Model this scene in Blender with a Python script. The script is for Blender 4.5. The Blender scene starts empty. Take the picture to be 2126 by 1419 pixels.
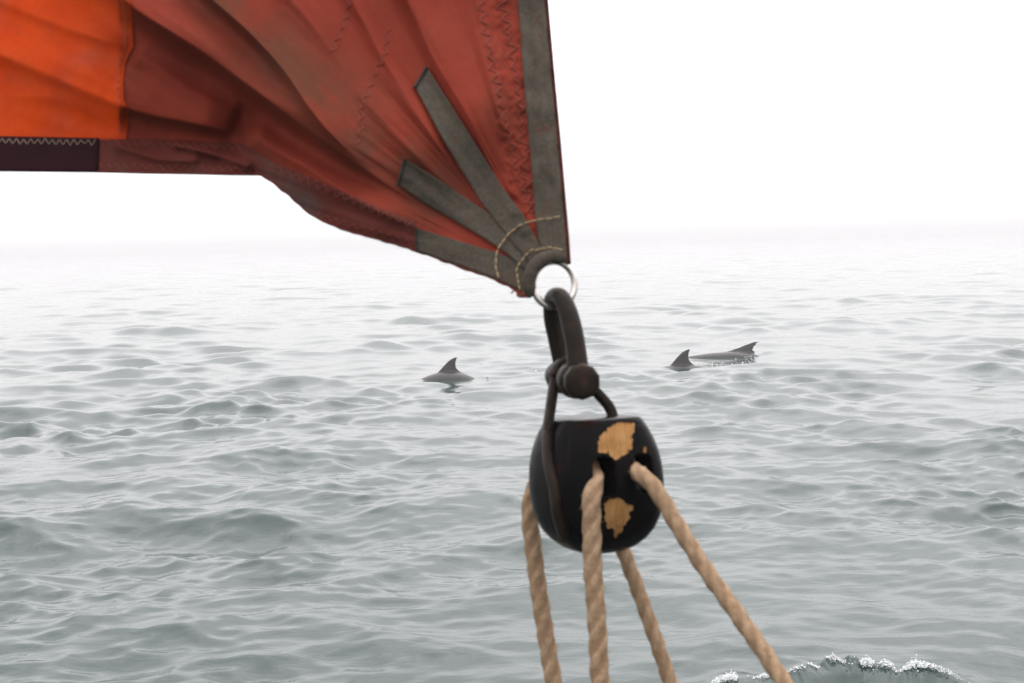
import bpy, bmesh, math, random
import numpy as np
from mathutils import Vector, Matrix, noise as mnoise

random.seed(7); RNG = np.random.default_rng(11)
SC = bpy.context.scene
COL = SC.collection

# ------------------------------------------------------------------ camera
CAM_H = 2.1
FPX = 2126 * 50 / 36.0            # focal length in photo pixels
PITCH, ROLL = math.radians(4.15), math.radians(1.35)
C = np.array([0.0, 0.0, CAM_H])
F = np.array([0, math.cos(PITCH), -math.sin(PITCH)])
_R0 = np.array([1.0, 0, 0]); _U0 = np.array([0, math.sin(PITCH), math.cos(PITCH)])
R = math.cos(ROLL) * _R0 - math.sin(ROLL) * _U0
U = math.sin(ROLL) * _R0 + math.cos(ROLL) * _U0
cam = bpy.data.cameras.new('camera'); cam_o = bpy.data.objects.new('camera', cam); COL.objects.link(cam_o)
cam.lens = 50; cam.sensor_width = 36; cam.clip_start = 0.05; cam.clip_end = 6000
M = Matrix(((R[0], U[0], -F[0], C[0]), (R[1], U[1], -F[1], C[1]), (R[2], U[2], -F[2], C[2]), (0, 0, 0, 1)))
cam_o.matrix_world = M
cam.dof.use_dof = True; cam.dof.focus_distance = 18.0; cam.dof.aperture_fstop = 21.0
SC.camera = cam_o

# ------------------------------------------------------------------ world, sun, exposure
SUN_EL, SUN_AZ = math.radians(66), math.radians(25)      # azimuth from +Y (view) towards +X
W = bpy.data.worlds.new('World'); SC.world = W; W.use_nodes = True
nt = W.node_tree; nt.nodes.clear()
def wn(t): return nt.nodes.new(t)
out = wn('ShaderNodeOutputWorld'); bg1 = wn('ShaderNodeBackground'); bg2 = wn('ShaderNodeBackground'); addb = wn('ShaderNodeAddShader')
sky = wn('ShaderNodeTexSky'); sky.sky_type = 'NISHITA'; sky.sun_disc = False
sky.sun_elevation = SUN_EL; sky.sun_rotation = SUN_AZ; sky.dust_density = 6; sky.air_density = 1
bw = wn('ShaderNodeRGBToBW'); nt.links.new(sky.outputs[0], bw.inputs[0])
nt.links.new(bw.outputs[0], bg1.inputs[0]); bg1.inputs[1].default_value = 0.05
tc = wn('ShaderNodeTexCoord'); sep = wn('ShaderNodeSeparateXYZ'); nt.links.new(tc.outputs['Generated'], sep.inputs[0])
mr = wn('ShaderNodeMapRange'); mr.inputs['From Min'].default_value = 0; mr.inputs['From Max'].default_value = 1
mr.inputs['To Min'].default_value = 1.0; mr.inputs['To Max'].default_value = 2.5
pw = wn('ShaderNodeMath'); pw.operation = 'POWER'; pw.use_clamp = True; pw.inputs[1].default_value = 0.6
mx = wn('ShaderNodeMath'); mx.operation = 'MAXIMUM'; mx.inputs[1].default_value = 0.0
nt.links.new(sep.outputs['Z'], mx.inputs[0]); nt.links.new(mx.outputs[0], pw.inputs[0]); nt.links.new(pw.outputs[0], mr.inputs['Value'])
bg2.inputs[0].default_value = (1.0, 0.975, 0.992, 1)
nt.links.new(mr.outputs[0], bg2.inputs[1])
nt.links.new(bg1.outputs[0], addb.inputs[0]); nt.links.new(bg2.outputs[0], addb.inputs[1]); nt.links.new(addb.outputs[0], out.inputs[0])

sun = bpy.data.lights.new('sun', 'SUN'); sun.energy = 1.0; sun.angle = math.radians(80); sun.color = (1.0, 0.97, 0.93)
sun_o = bpy.data.objects.new('sun', sun); COL.objects.link(sun_o)
sd = Vector((math.sin(SUN_AZ) * math.cos(SUN_EL), math.cos(SUN_AZ) * math.cos(SUN_EL), math.sin(SUN_EL)))
sun_o.rotation_euler = sd.to_track_quat('Z', 'Y').to_euler(); sun_o.location = (0, 0, 30)

SC.view_settings.view_transform = 'Standard'; SC.view_settings.look = 'None'
SC.view_settings.exposure = 0.0; SC.view_settings.gamma = 1.0; SC.view_settings.use_curve_mapping = False
SC.render.engine = 'CYCLES'
SC.cycles.volume_bounces = 2; SC.cycles.max_bounces = 8; SC.cycles.diffuse_bounces = 3; SC.cycles.glossy_bounces = 3
SC.cycles.use_denoising = True; SC.cycles.sample_clamp_indirect = 6.0
SC.cycles.caustics_reflective = False; SC.cycles.caustics_refractive = False

# ------------------------------------------------------------------ helpers
def P(px, py, d):
    """photo pixel + distance along the view axis -> world point (arrays welcome)"""
    px = np.asarray(px, float); py = np.asarray(py, float); d = np.asarray(d, float)
    return C + d[..., None] * (F + ((px - 1063) / FPX)[..., None] * R - ((py - 709.5) / FPX)[..., None] * U)
def ground(px, py, z=0.0):
    v = F + (px - 1063) / FPX * R - (py - 709.5) / FPX * U
    t = (z - C[2]) / v[2]
    return C + t * v
def mat(name):
    m = bpy.data.materials.new(name); m.use_nodes = True; m.node_tree.nodes.clear(); return m, m.node_tree
class NT:
    def __init__(s, name): s.m, s.t = mat(name)
    def n(s, t, **kw):
        x = s.t.nodes.new(t)
        for k, v in kw.items(): setattr(x, k, v)
        return x
    def l(s, a, b): s.t.links.new(a, b)
    def noise(s, scale, detail=4, rough=0.55, vec=None, dist=0.0):
        x = s.n('ShaderNodeTexNoise'); x.inputs['Scale'].default_value = scale; x.inputs['Detail'].default_value = detail
        x.inputs['Roughness'].default_value = rough; x.inputs['Distortion'].default_value = dist
        if vec is not None: s.l(vec, x.inputs['Vector'])
        return x.outputs['Fac']
    def ramp(s, fac, stops):
        x = s.n('ShaderNodeValToRGB'); e = x.color_ramp.elements
        e[0].position, e[0].color = stops[0][0], (*stops[0][1], 1)
        e[1].position, e[1].color = stops[-1][0], (*stops[-1][1], 1)
        for p, c in stops[1:-1]:
            k = e.new(p); k.color = (*c, 1)
        s.l(fac, x.inputs[0]); return x.outputs[0]
    def mix(s, fac, a, b):
        x = s.n('ShaderNodeMix', data_type='RGBA')
        if isinstance(fac, (int, float)): x.inputs[0].default_value = fac
        else: s.l(fac, x.inputs[0])
        for i, v in ((6, a), (7, b)):
            if isinstance(v, tuple): x.inputs[i].default_value = (*v, 1)
            else: s.l(v, x.inputs[i])
        return x.outputs[2]
    def math(s, op, a, b=None, clamp=False):
        x = s.n('ShaderNodeMath', operation=op, use_clamp=clamp)
        for i, v in ((0, a), (1, b)):
            if v is None: continue
            if isinstance(v, (int, float)): x.inputs[i].default_value = v
            else: s.l(v, x.inputs[i])
        return x.outputs[0]
    def bump(s, h, strength, dist, prev=None):
        x = s.n('ShaderNodeBump'); x.inputs['Strength'].default_value = strength; x.inputs['Distance'].default_value = dist
        s.l(h, x.inputs['Height'])
        if prev is not None: s.l(prev, x.inputs['Normal'])
        return x.outputs[0]
    def attr(s, name):
        x = s.n('ShaderNodeAttribute'); x.attribute_name = name; return x.outputs['Fac']
    def obj(s): return s.n('ShaderNodeTexCoord').outputs['Object']
    def mapping(s, vec, scale=(1, 1, 1), rot=(0, 0, 0)):
        x = s.n('ShaderNodeMapping'); x.inputs['Scale'].default_value = scale; x.inputs['Rotation'].default_value = rot
        s.l(vec, x.inputs['Vector']); return x.outputs[0]
    def surf(s, sh):
        o = s.n('ShaderNodeOutputMaterial'); s.l(sh, o.inputs['Surface']); return s.m
    def principled(s, color, rough, metallic=0.0, normal=None, spec=0.5, ior=None, coat=0.0):
        b = s.n('ShaderNodeBsdfPrincipled')
        if isinstance(color, tuple): b.inputs['Base Color'].default_value = (*color, 1)
        else: s.l(color, b.inputs['Base Color'])
        if isinstance(rough, (int, float)): b.inputs['Roughness'].default_value = rough
        else: s.l(rough, b.inputs['Roughness'])
        b.inputs['Metallic'].default_value = metallic; b.inputs['Specular IOR Level'].default_value = spec
        b.inputs['Coat Weight'].default_value = coat
        if ior: b.inputs['IOR'].default_value = ior
        if normal is not None: s.l(normal, b.inputs['Normal'])
        return b.outputs[0]

def tag(o, label=None, cat=None, group=None, kind=None):
    for k, v in (('label', label), ('category', cat), ('group', group), ('kind', kind)):
        if v: o[k] = v
    return o
def mesh_obj(name, verts, faces, m, parent=None, smooth=True, root=None, attrs=None):
    """verts in world space; root = the thing's base point that becomes the origin"""
    verts = np.asarray(verts, float)
    if root is not None: verts = verts - np.asarray(root)
    me = bpy.data.meshes.new(name)
    me.from_pydata(verts.tolist(), [], [list(map(int, f)) for f in faces])
    me.update()
    if smooth: me.polygons.foreach_set('use_smooth', [True] * len(me.polygons))
    for k, a in (attrs or {}).items():
        at = me.attributes.new(k, 'FLOAT', 'POINT'); at.data.foreach_set('value', np.asarray(a, np.float32))
    me.materials.append(m)
    o = bpy.data.objects.new(name, me); COL.objects.link(o)
    if parent is not None: o.parent = parent
    elif root is not None: o.location = root
    return o
def empty(name, loc):
    o = bpy.data.objects.new(name, None); o.location = loc; o.empty_display_size = 0.02; COL.objects.link(o); return o
def catmull(pts, n):
    """smooth curve through points, n samples uniform in arc length"""
    p = np.asarray(pts, float); m = len(p)
    if m == 2: return p[0] + np.linspace(0, 1, n)[:, None] * (p[1] - p[0])
    q = np.vstack([2 * p[0] - p[1], p, 2 * p[-1] - p[-2]])
    res = []
    for i in range(m - 1):
        t = np.linspace(0, 1, 40, endpoint=(i == m - 2))[:, None]
        a, b, c, d = q[i], q[i + 1], q[i + 2], q[i + 3]
        res.append(0.5 * ((2 * b) + (-a + c) * t + (2 * a - 5 * b + 4 * c - d) * t**2 + (-a + 3 * b - 3 * c + d) * t**3))
    return resample(np.vstack(res), n)
def resample(p, n):
    p = np.asarray(p, float)
    s = np.r_[0, np.cumsum(np.linalg.norm(np.diff(p, axis=0), axis=1))]
    t = np.linspace(0, s[-1], n)
    return np.stack([np.interp(t, s, p[:, k]) for k in range(p.shape[1])], 1)
def frames(p, up=None):
    t = np.gradient(p, axis=0); t /= np.linalg.norm(t, axis=1)[:, None]
    a = np.array([0, 0, 1.0]) if up is None else np.asarray(up, float)
    if abs(t[0] @ a) > 0.95: a = np.array([1.0, 0, 0])
    N = np.zeros_like(p); v = a - t[0] * (a @ t[0]); N[0] = v / np.linalg.norm(v)
    for i in range(1, len(p)):
        v = N[i - 1] - t[i] * (N[i - 1] @ t[i]); N[i] = v / np.linalg.norm(v)
    return t, N, np.cross(t, N)
def sweep(p, rfun, sides=12, caps=True, up=None):
    """rfun(i, theta array) -> (a along N, b along B) offsets; returns verts, faces"""
    t, N, B = frames(p, up); n = len(p)
    th = np.linspace(0, 2 * math.pi, sides, endpoint=False); V = []
    for i in range(n):
        a, b = rfun(i, th); V.append(p[i] + a[:, None] * N[i] + b[:, None] * B[i])
    V = np.vstack(V); Fs = []
    for i in range(n - 1):
        for j in range(sides):
            k = (j + 1) % sides
            Fs.append((i * sides + j, i * sides + k, (i + 1) * sides + k, (i + 1) * sides + j))
    if caps:
        Fs.append(tuple(range(sides - 1, -1, -1))); Fs.append(tuple(range((n - 1) * sides, n * sides)))
    return V, Fs
def tube(p, r, sides=12, caps=True):
    r = np.broadcast_to(np.asarray(r, float), (len(p),))
    return sweep(np.asarray(p, float), lambda i, th: (r[i] * np.cos(th), r[i] * np.sin(th)), sides, caps)
def grid_faces(nu, nv):
    return [(i * nv + j, (i + 1) * nv + j, (i + 1) * nv + j + 1, i * nv + j + 1) for i in range(nu - 1) for j in range(nv - 1)]
def lathe(center, axis, prof, sides=28):
    """prof: list of (height along axis, radius)"""
    ax = np.asarray(axis, float); ax /= np.linalg.norm(ax)
    e = np.cross(ax, [0.3, 0.2, 0.9]); e /= np.linalg.norm(e); f = np.cross(ax, e)
    th = np.linspace(0, 2 * math.pi, sides, endpoint=False); V = []
    for h, r in prof: V.append(np.asarray(center) + ax * h + r * (np.cos(th)[:, None] * e + np.sin(th)[:, None] * f))
    V = np.vstack(V); n = len(prof); Fs = []
    for i in range(n - 1):
        for j in range(sides):
            k = (j + 1) % sides; Fs.append((i * sides + j, i * sides + k, (i + 1) * sides + k, (i + 1) * sides + j))
    Fs.append(tuple(range(sides - 1, -1, -1))); Fs.append(tuple(range((n - 1) * sides, n * sides)))
    return V, Fs
def join(parts):
    V, Fs, o = [], [], 0
    for v, f in parts:
        V.append(v); Fs += [tuple(a + o for a in q) for q in f]; o += len(v)
    return np.vstack(V), Fs
def polydist(x, y, pts):
    """signed distance to a polyline (positive on the side above it for a left-to-right line, y down), fraction along it"""
    pts = np.asarray(pts, float); best = np.full(x.shape, 1e9); sg = np.zeros(x.shape); tt = np.zeros(x.shape)
    L = np.r_[0, np.cumsum(np.linalg.norm(np.diff(pts, axis=0), axis=1))]
    for i in range(len(pts) - 1):
        a, b = pts[i], pts[i + 1]; d = b - a; l = np.linalg.norm(d); d = d / l
        u = (x - a[0]) * d[0] + (y - a[1]) * d[1]; uc = np.clip(u, 0, l)
        qx, qy = a[0] + uc * d[0] - x, a[1] + uc * d[1] - y
        dist = np.hypot(qx, qy); s = (x - a[0]) * d[1] - (y - a[1]) * d[0]
        m = dist < best; best = np.where(m, dist, best); sg = np.where(m, np.sign(s), sg); tt = np.where(m, (L[i] + uc) / L[-1], tt)
    return best * np.where(sg == 0, 1, sg), tt
def fbm(x, y, oct):
    out = np.zeros(x.shape); a = 1.0; f = 1.0
    rg = np.random.default_rng(3)
    for o in range(oct):
        tab = rg.random((64, 64)) * 2 - 1
        xi = np.floor(x * f).astype(int); yi = np.floor(y * f).astype(int); u = x * f - xi; v = y * f - yi
        u = u * u * (3 - 2 * u); v = v * v * (3 - 2 * v)
        g = lambda i, j: tab[(xi + i) % 64, (yi + j) % 64]
        out += a * ((g(0, 0) * (1 - u) + g(1, 0) * u) * (1 - v) + (g(0, 1) * (1 - u) + g(1, 1) * u) * v)
        a *= .5; f *= 2.03
    return out
def smooth(a, b, x):
    t = np.clip((x - a) / (b - a), 0, 1); return t * t * (3 - 2 * t)

# ------------------------------------------------------------------ sea
def build_sea():
    h = CAM_H
    r = [3.0]
    while r[-1] < 1500:
        x = r[-1]; px = x * x / (h * 1422)
        if x < 5.8: d = 0.05
        elif x < 320: d = min(px * 0.68, 0.0062 * x)
        else: d = 0.03 * x
        r.append(x + d)
    r = np.array(r)
    az_c = np.arange(-22.5, 22.5, math.degrees(1.2 / 1422))
    az_o = []
    a = 22.5; st = math.degrees(1.2 / 1422)
    while a < 180: az_o.append(a); st = min(st * 1.12, 3.0); a += st
    az = np.radians(np.r_[-np.array(az_o[::-1][1:]), -22.5 + 0 * az_c[:0], az_c, az_o])
    az = np.unique(np.round(az, 7))
    nr, na = len(r), len(az)
    RR = np.repeat(r[:, None], na, 1); AA = np.repeat(az[None], nr, 0)
    X = (RR * np.sin(AA)).astype(np.float32); Y = (RR * np.cos(AA)).astype(np.float32)
    dr = np.gradient(r)[:, None].astype(np.float32)
    daz = np.gradient(az)[None]; sp = np.maximum(dr, 0.7 * (RR * daz)).astype(np.float32)
    Z = np.zeros_like(X); DX = np.zeros_like(X); DY = np.zeros_like(X)
    g = np.random.default_rng(5); comps = []
    n = 170
    for i in range(n):
        lam = 0.13 * (9.0 / 0.13) ** ((i + g.random()) / n); k = 2 * math.pi / lam
        sl = 0.0285 * min(1.0, (1.25 / lam) ** 1.0) * min(1.0, (lam / 0.22) ** 0.5) * (0.75 + 0.5 * g.random())
        spread = 28 + 30 * max(0, 1 - lam / 1.6)
        base = -90 + (14 if g.random() < 0.6 else -38)
        th = math.radians(base + g.normal() * spread)
        comps.append((k, lam, sl / k, math.cos(th), math.sin(th), g.random() * 2 * math.pi))
    gust = np.clip(.90 + .62 * fbm(X / 1.9 + 43, Y / 3.2 + 40, 3), .45, 1.6).astype(np.float32)
    for k, lam, a, cx, cy, ph in comps:
        att = np.clip((lam / sp - 2.2) / 3.0, 0, 1)
        lim = np.where(att.max(1) > 0)[0]
        if len(lim) == 0: continue
        m = lim[-1] + 1; q = slice(0, m)
        arg = (k * (cx * X[q] + cy * Y[q]) + ph).astype(np.float32)
        A = a * att[q] * (1.32 * gust[q] if lam < .9 else 1.0); Z[q] += A * np.cos(arg); s = A * np.sin(arg) * 1.0
        DX[q] -= s * cx; DY[q] -= s * cy
    # groups of higher and lower chop
    env = 0.84 + 0.45 * np.sin(0.31 * X + 0.45 * Y + 1.0) * np.sin(0.52 * X - 0.23 * Y + 2.2)
    # calmer water close round the dolphins
    for (gx, gy, rad) in CALM:
        env = env * (1 - 0.7 * np.exp(-(((X - gx) / rad) ** 2 + ((Y - gy) / (rad * .7)) ** 2)))
    Z *= env; DX *= env; DY *= env
    # single waves: the boat's breaking bow wave and a few steep crests
    for pts, A, wf, wb, sharp in RIDGES:
        gp = catmull([ground(px, py, zz)[:2] for px, py, zz in pts], 60)
        lo = gp.min(0) - 4 * max(wf, wb); hi = gp.max(0) + 4 * max(wf, wb)
        rows = np.where((r > max(0, np.hypot(*gp.T).min() - 4 * max(wf, wb))) & (r < np.hypot(*gp.T).max() + 4 * max(wf, wb)))[0]
        q = slice(rows[0], rows[-1] + 1)
        s, t = polydist(X[q].astype(float), -Y[q].astype(float), gp * [1, -1])
        e = np.where(s > 0, np.exp(-(s / wb) ** (2 if not sharp else 1.3)), np.exp(-(np.abs(s) / wf) ** (2 if not sharp else 1.25)))
        ta = np.sin(math.pi * np.clip(t, 0, 1)) ** (0.8 if sharp else 1.5)
        if sharp: ta = ta * (.9 + .22 * fbm(t * 5 + 4, np.full(t.shape, .5), 3)); s = s + .03 * fbm(t * 14 + 8, np.full(t.shape, 3.5), 3) * np.exp(-np.abs(s) / .07); e = np.where(s > 0, np.exp(-(s / wb) ** 1.3), np.exp(-(np.abs(s) / wf) ** 1.25))
        Z[q] = Z[q] * (1 - (0.35 if sharp else 0.12) * e * ta) + A * e * ta
        if sharp: 
            Z[q] += np.exp(-np.abs(s) / .07) * .035 * fbm(t * 21 + 3, np.full(t.shape, 1.5), 3) * ta
            str_ = np.sin(t * 150 + 6 * np.sin(t * 31)) * 0.0006 + np.sin(t * 47 + 5 * np.sin(t * 17)) * 0.0012
            Z[q] += np.where(s < 0, str_ * np.exp(-(np.abs(s) / wf / 1.6) ** 2) * ta, 0)
    V = np.stack([X + DX, Y + DY, Z], -1).reshape(-1, 3)
    V = np.vstack([V, [[0, 0, 0.0]]]).astype(np.float32); cen = len(V) - 1
    i, j = np.meshgrid(np.arange(nr - 1), np.arange(na - 1), indexing='ij')
    q = np.stack([i * na + j, i * na + j + 1, (i + 1) * na + j + 1, (i + 1) * na + j], -1).reshape(-1, 4)
    i1 = np.arange(nr - 1); q2 = np.stack([i1 * na + na - 1, i1 * na, (i1 + 1) * na, (i1 + 1) * na + na - 1], -1)
    quads = np.vstack([q, q2])
    j1 = np.arange(na); tri = np.stack([np.full(na, cen), (j1 + 1) % na, j1], -1)
    me = bpy.data.meshes.new('sea')
    me.vertices.add(len(V)); me.vertices.foreach_set('co', V.ravel())
    nl = quads.size + tri.size; me.loops.add(nl)
    me.loops.foreach_set('vertex_index', np.r_[quads.ravel(), tri.ravel()].astype(np.int32))
    me.polygons.add(len(quads) + len(tri))
    me.polygons.foreach_set('loop_start', np.r_[np.arange(len(quads)) * 4, quads.size + np.arange(len(tri)) * 3].astype(np.int32))
    me.polygons.foreach_set('use_smooth', np.ones(len(quads) + len(tri), bool))
    me.update(calc_edges=True)
    me.materials.append(water_material())
    o = bpy.data.objects.new('sea', me); COL.objects.link(o)
    tag(o, 'grey green choppy sea running back into the fog', 'sea', kind='structure')
    print('sea', nr, na, len(quads))
    return X, Y, Z
def water_material():
    n = NT('sea_water'); ob = n.obj()
    v1 = n.mapping(ob, (4.0, 12.0, 5), (0, 0, 0.25)); v2 = n.mapping(ob, (13, 24, 10), (0, 0, -0.35)); v3 = n.mapping(ob, (1.6, 2.4, 2), (0, 0, 0.5))
    b = n.bump(n.noise(1.0, 3, 0.5, v3, 0.6), 0.3, 0.025)
    b = n.bump(n.noise(1.0, 3, 0.55, v1, 0.8), 0.32, 0.010, b)
    b = n.bump(n.noise(1.0, 2, 0.5, v2, 0.5), 0.4, 0.003, b)
    col = n.ramp(n.noise(0.35, 3, 0.5, ob), [(0.3, (0.012, 0.029, 0.0265)), (0.7, (0.016, 0.035, 0.032))])
    return n.surf(n.principled(col, 0.045, normal=b, ior=1.34))

# dolphins: where each one's fin meets the water (photo pixel)
DOL = {'left': ground(936, 785), 'front': ground(1420, 763), 'back': ground(1538, 741)}
CALM = [(DOL['left'][0], DOL['left'][1], 1.6), (DOL['front'][0] + .4, DOL['front'][1], 1.5), (DOL['back'][0] - .2, DOL['back'][1], 1.7)]
CREST = [(1400, 1440, .02), (1500, 1412, .07), (1600, 1398, .10), (1660, 1385, .13), (1722, 1360, .16), (1790, 1348, .18), (1850, 1362, .16), (1930, 1380, .13), (1995, 1404, .08), (2080, 1440, .02)]
RIDGES = [
    (CREST, 0.165, 0.28, 0.18, True),
    ([(1930, 752, .05), (2000, 744, .14), (2060, 752, .14), (2126, 766, .1), (2200, 775, .05)], 0.13, 0.35, 0.6, False),
    ([(975, 783, 0), (1010, 781, .01), (1060, 779, .02), (1120, 776, 0)], 0.035, 0.10, 0.14, False),
    ([(1440, 764, 0), (1500, 762, .02), (1560, 757, .02), (1620, 752, 0)], 0.045, 0.14, 0.2, False),
    ([(1530, 744, 0), (1570, 737, .02), (1625, 728, 0)], 0.03, 0.08, 0.1, False),
]
SX, SY, SZ = build_sea()

# ------------------------------------------------------------------ dolphins
def dolphin_material():
    n = NT('dolphin_skin'); ob = n.obj()
    c = n.ramp(n.noise(3.0, 4, 0.55, ob), [(0.3, (0.014, 0.0125, 0.0125)), (0.7, (0.024, 0.0215, 0.0215))])
    rr = n.math('MULTIPLY_ADD', n.noise(9.0, 3, 0.5, ob), 0.2); 
    return n.surf(n.principled(c, 0.30, normal=n.bump(n.noise(25, 3, 0.5, ob), 0.15, 0.01), spec=.22))
MD = dolphin_material()
def dolphin(key, label, zback, arch, fin_roll=0.0, head_up=0.0, heading=0.0, fin_scale=1.0, rake=0.0, roll=0.0, fin=None):
    """swims towards -x; the dorsal fin's base sits at the local origin, the back there at z = zback"""
    base = DOL[key]; L = 2.55
    st = [(0.0, .012, 0, .012), (.02, .03, -.005, .028), (.05, .040, -.002, .036), (.075, .055, .006, .05), (.09, .095, .03, .09), (.12, .125, .035, .12), (.17, .155, .025, .155),
          (.25, .19, .012, .195), (.35, .215, 0, .225), (.45, .22, 0, .23), (.55, .20, 0, .215), (.65, .16, .01, .18), (.75, .11, .025, .135), (.84, .066, .04, .09), (.91, .038, .05, .055), (.96, .022, .055, .028)]
    s = np.array(st); tt = np.linspace(0, .96, 70)
    w = np.interp(tt, s[:, 0], s[:, 1]); zc = np.interp(tt, s[:, 0], s[:, 2]); hh = np.interp(tt, s[:, 0], s[:, 3])
    for _ in range(2):
        for a in (w, zc, hh): a[1:-1] = (a[:-2] + 2 * a[1:-1] + a[2:]) / 4
    x = (tt - 0.46) * L
    cl = zc - np.where(x < 0, arch[0], arch[1]) * x * x + np.where(x < -0.75, head_up * (-x - 0.75), 0)
    k0 = np.argmin(abs(x)); off = zback - (cl[k0] + hh[k0])
    th = np.linspace(0, 2 * math.pi, 28, endpoint=False)
    ring = []
    for i in range(len(x)):
        ring.append(np.stack([np.full(28, x[i]), w[i] * np.cos(th), cl[i] + off + hh[i] * np.sin(th)], 1))
    V = np.vstack(ring); n = 28; Fs = []
    for i in range(len(x) - 1):
        for j in range(n): Fs.append((i * n + j, (i + 1) * n + j, (i + 1) * n + (j + 1) % n, i * n + (j + 1) % n))
    Fs.append(tuple(range(n))); Fs.append(tuple(range((len(x) - 1) * n + n - 1, (len(x) - 1) * n - 1, -1)))
    parts = [(V, Fs)]
    def blade(pts_front, pts_back, thick, place):
        m = 24; a = catmull(pts_front, m); b = catmull(pts_back, m); VV = []; ns = 10
        for i in range(m):
            ch = b[i] - a[i]
            for j in range(ns):
                al = 2 * math.pi * j / ns; u = .5 - .5 * math.cos(al); c_ = a[i] + ch * u
                tk = thick * (1 - i / (m - 1) * .75) * math.sin(al) * (1 - .55 * u)
                VV.append(place(c_[0], c_[1], tk))
        VV = np.array(VV); FF = []
        for i in range(m - 1):
            for j in range(ns): FF.append((i * ns + j, i * ns + (j + 1) % ns, (i + 1) * ns + (j + 1) % ns, (i + 1) * ns + j))
        FF.append(tuple(range(ns - 1, -1, -1))); FF.append(tuple(range((m - 1) * ns, m * ns)))
        return VV, FF
    fs = fin_scale; rk = rake
    zf = zback - 0.06
    def pl(u, v, t):
        v2 = v * fs; u2 = u * fs + rk * v2
        return (u2, t + math.sin(fin_roll) * v2, zf + math.cos(fin_roll) * v2)
    fin = fin or ([(-.27, 0), (-.175, .085), (-.09, .18), (.0, .255), (.075, .29), (.105, .292)], [(.27, 0), (.16, .055), (.10, .11), (.085, .18), (.10, .25), (.125, .285)])
    parts.append(blade(fin[0], fin[1], .03, pl))
    # flukes and flippers
    xt = x[-1]; zt = cl[-1] + off
    for sgn in (-1, 1):
        parts.append(blade([(-.06, 0), (.03, .12), (.13, .25), (.2, .3)], [(.14, 0), (.13, .1), (.19, .24), (.22, .3)], .02, lambda u, v, t, sgn=sgn: (xt + u, sgn * v, zt + t)))
        k1 = np.argmin(abs(tt - .26))
        parts.append(blade([(-.1, 0), (-.03, .14), (.08, .28), (.12, .31)], [(.1, 0), (.08, .1), (.12, .25), (.135, .31)], .022,
                           lambda u, v, t, sgn=sgn: (x[k1] + u, sgn * (w[k1] * .8 + v * .75), cl[k1] + off - hh[k1] * .45 - v * .6 + t)))
    V, Fs = join(parts)
    # roll about the long axis at the water line, then heading
    cr, sr = math.cos(roll), math.sin(roll)
    V = np.stack([V[:, 0], cr * V[:, 1] - sr * (V[:, 2] + .1), sr * V[:, 1] + cr * (V[:, 2] + .1) - .1], 1)
    ch, sh = math.cos(heading), math.sin(heading)
    V = np.stack([ch * V[:, 0] - sh * V[:, 1], sh * V[:, 0] + ch * V[:, 1], V[:, 2]], 1)
    o = mesh_obj('dolphin', V, Fs, MD)
    o.location = (base[0], base[1], 0)
    rm = o.modifiers.new('r', 'REMESH'); rm.mode = 'VOXEL'; rm.voxel_size = 0.011; rm.use_smooth_shade = True
    sm = o.modifiers.new('s', 'SMOOTH'); sm.factor = 0.5; sm.iterations = 4
    dg = bpy.context.evaluated_depsgraph_get(); me = bpy.data.meshes.new_from_object(o.evaluated_get(dg))
    o.modifiers.clear(); o.data = me; me.name = 'dolphin'
    if not me.materials: me.materials.append(MD)
    tag(o, label, 'dolphin', 'dolphins surfacing beside the boat')
    return o
dolphin('left', 'lone grey dolphin swimming left of the rope block, fin and back above water', 0.10, (.42, .65), fin_scale=.95)
dolphin('front', 'nearer dolphin of the right pair, only its upright fin clear of the water', 0.04, (.16, .14), fin_scale=1.05, rake=-.06)
dolphin('back', 'farther dolphin of the right pair with head, long back and slanted fin showing', 0.09, (-.012, .62), fin_roll=.2, head_up=.06, fin=([(-.34, .04), (-.10, .105), (.08, .17), (.22, .215), (.31, .228)], [(.28, .03), (.23, .075), (.235, .12), (.285, .18), (.33, .222)]))

# ------------------------------------------------------------------ foam and splashes
def foam_material():
    n = NT('foam'); d = n.n('ShaderNodeBsdfDiffuse'); d.inputs[0].default_value = (.86, .87, .88, 1)
    t = n.n('ShaderNodeBsdfTranslucent'); t.inputs[0].default_value = (.85, .88, .88, 1)
    m = n.n('ShaderNodeMixShader'); m.inputs[0].default_value = .35; n.l(d.outputs[0], m.inputs[1]); n.l(t.outputs[0], m.inputs[2])
    return n.surf(m.outputs[0])
MF = foam_material()
bm = bmesh.new(); bmesh.ops.create_icosphere(bm, subdivisions=1, radius=1.0)
ICO_V = np.array([v.co[:] for v in bm.verts]); ICO_F = [tuple(v.index for v in f.verts) for f in bm.faces]; bm.free()
def sea_z(x, y):
    rr = math.hypot(x, y); a = math.atan2(x, y)
    RRc = np.hypot(SX[:, 0], SY[:, 0]); i = int(np.clip(np.searchsorted(RRc, rr), 1, len(RRc) - 1))
    AZ = np.arctan2(SX[0], SY[0]); j = int(np.clip(np.searchsorted(AZ, a), 1, len(AZ) - 1))
    return float(SZ[i, j])
def blobs(spec, name, label, cat):
    V, Fs = [], []; o = 0
    for p, r in spec:
        j = ICO_V * (1 + .45 * (RNG.random((len(ICO_V), 1)) - .5)) * (np.array([1, 1, .75]) * (1 + .5 * (RNG.random(3) - .5)))
        V.append(np.asarray(p) + r * j); Fs += [tuple(a + o for a in f) for f in ICO_F]; o += len(ICO_V)
    ob = mesh_obj(name, np.vstack(V), Fs, MF, smooth=True)
    return tag(ob, label, cat, kind='stuff')
spec = []
crest = catmull([ground(px, py, zz)[:2] for px, py, zz in CREST], 400)
tn = np.linspace(0, 1, 2000)
fc = fbm(tn * 14 + 8, np.full(2000, 3.5), 3)
fn = fbm(tn * 46, np.full(2000, 2.5), 4)
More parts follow.
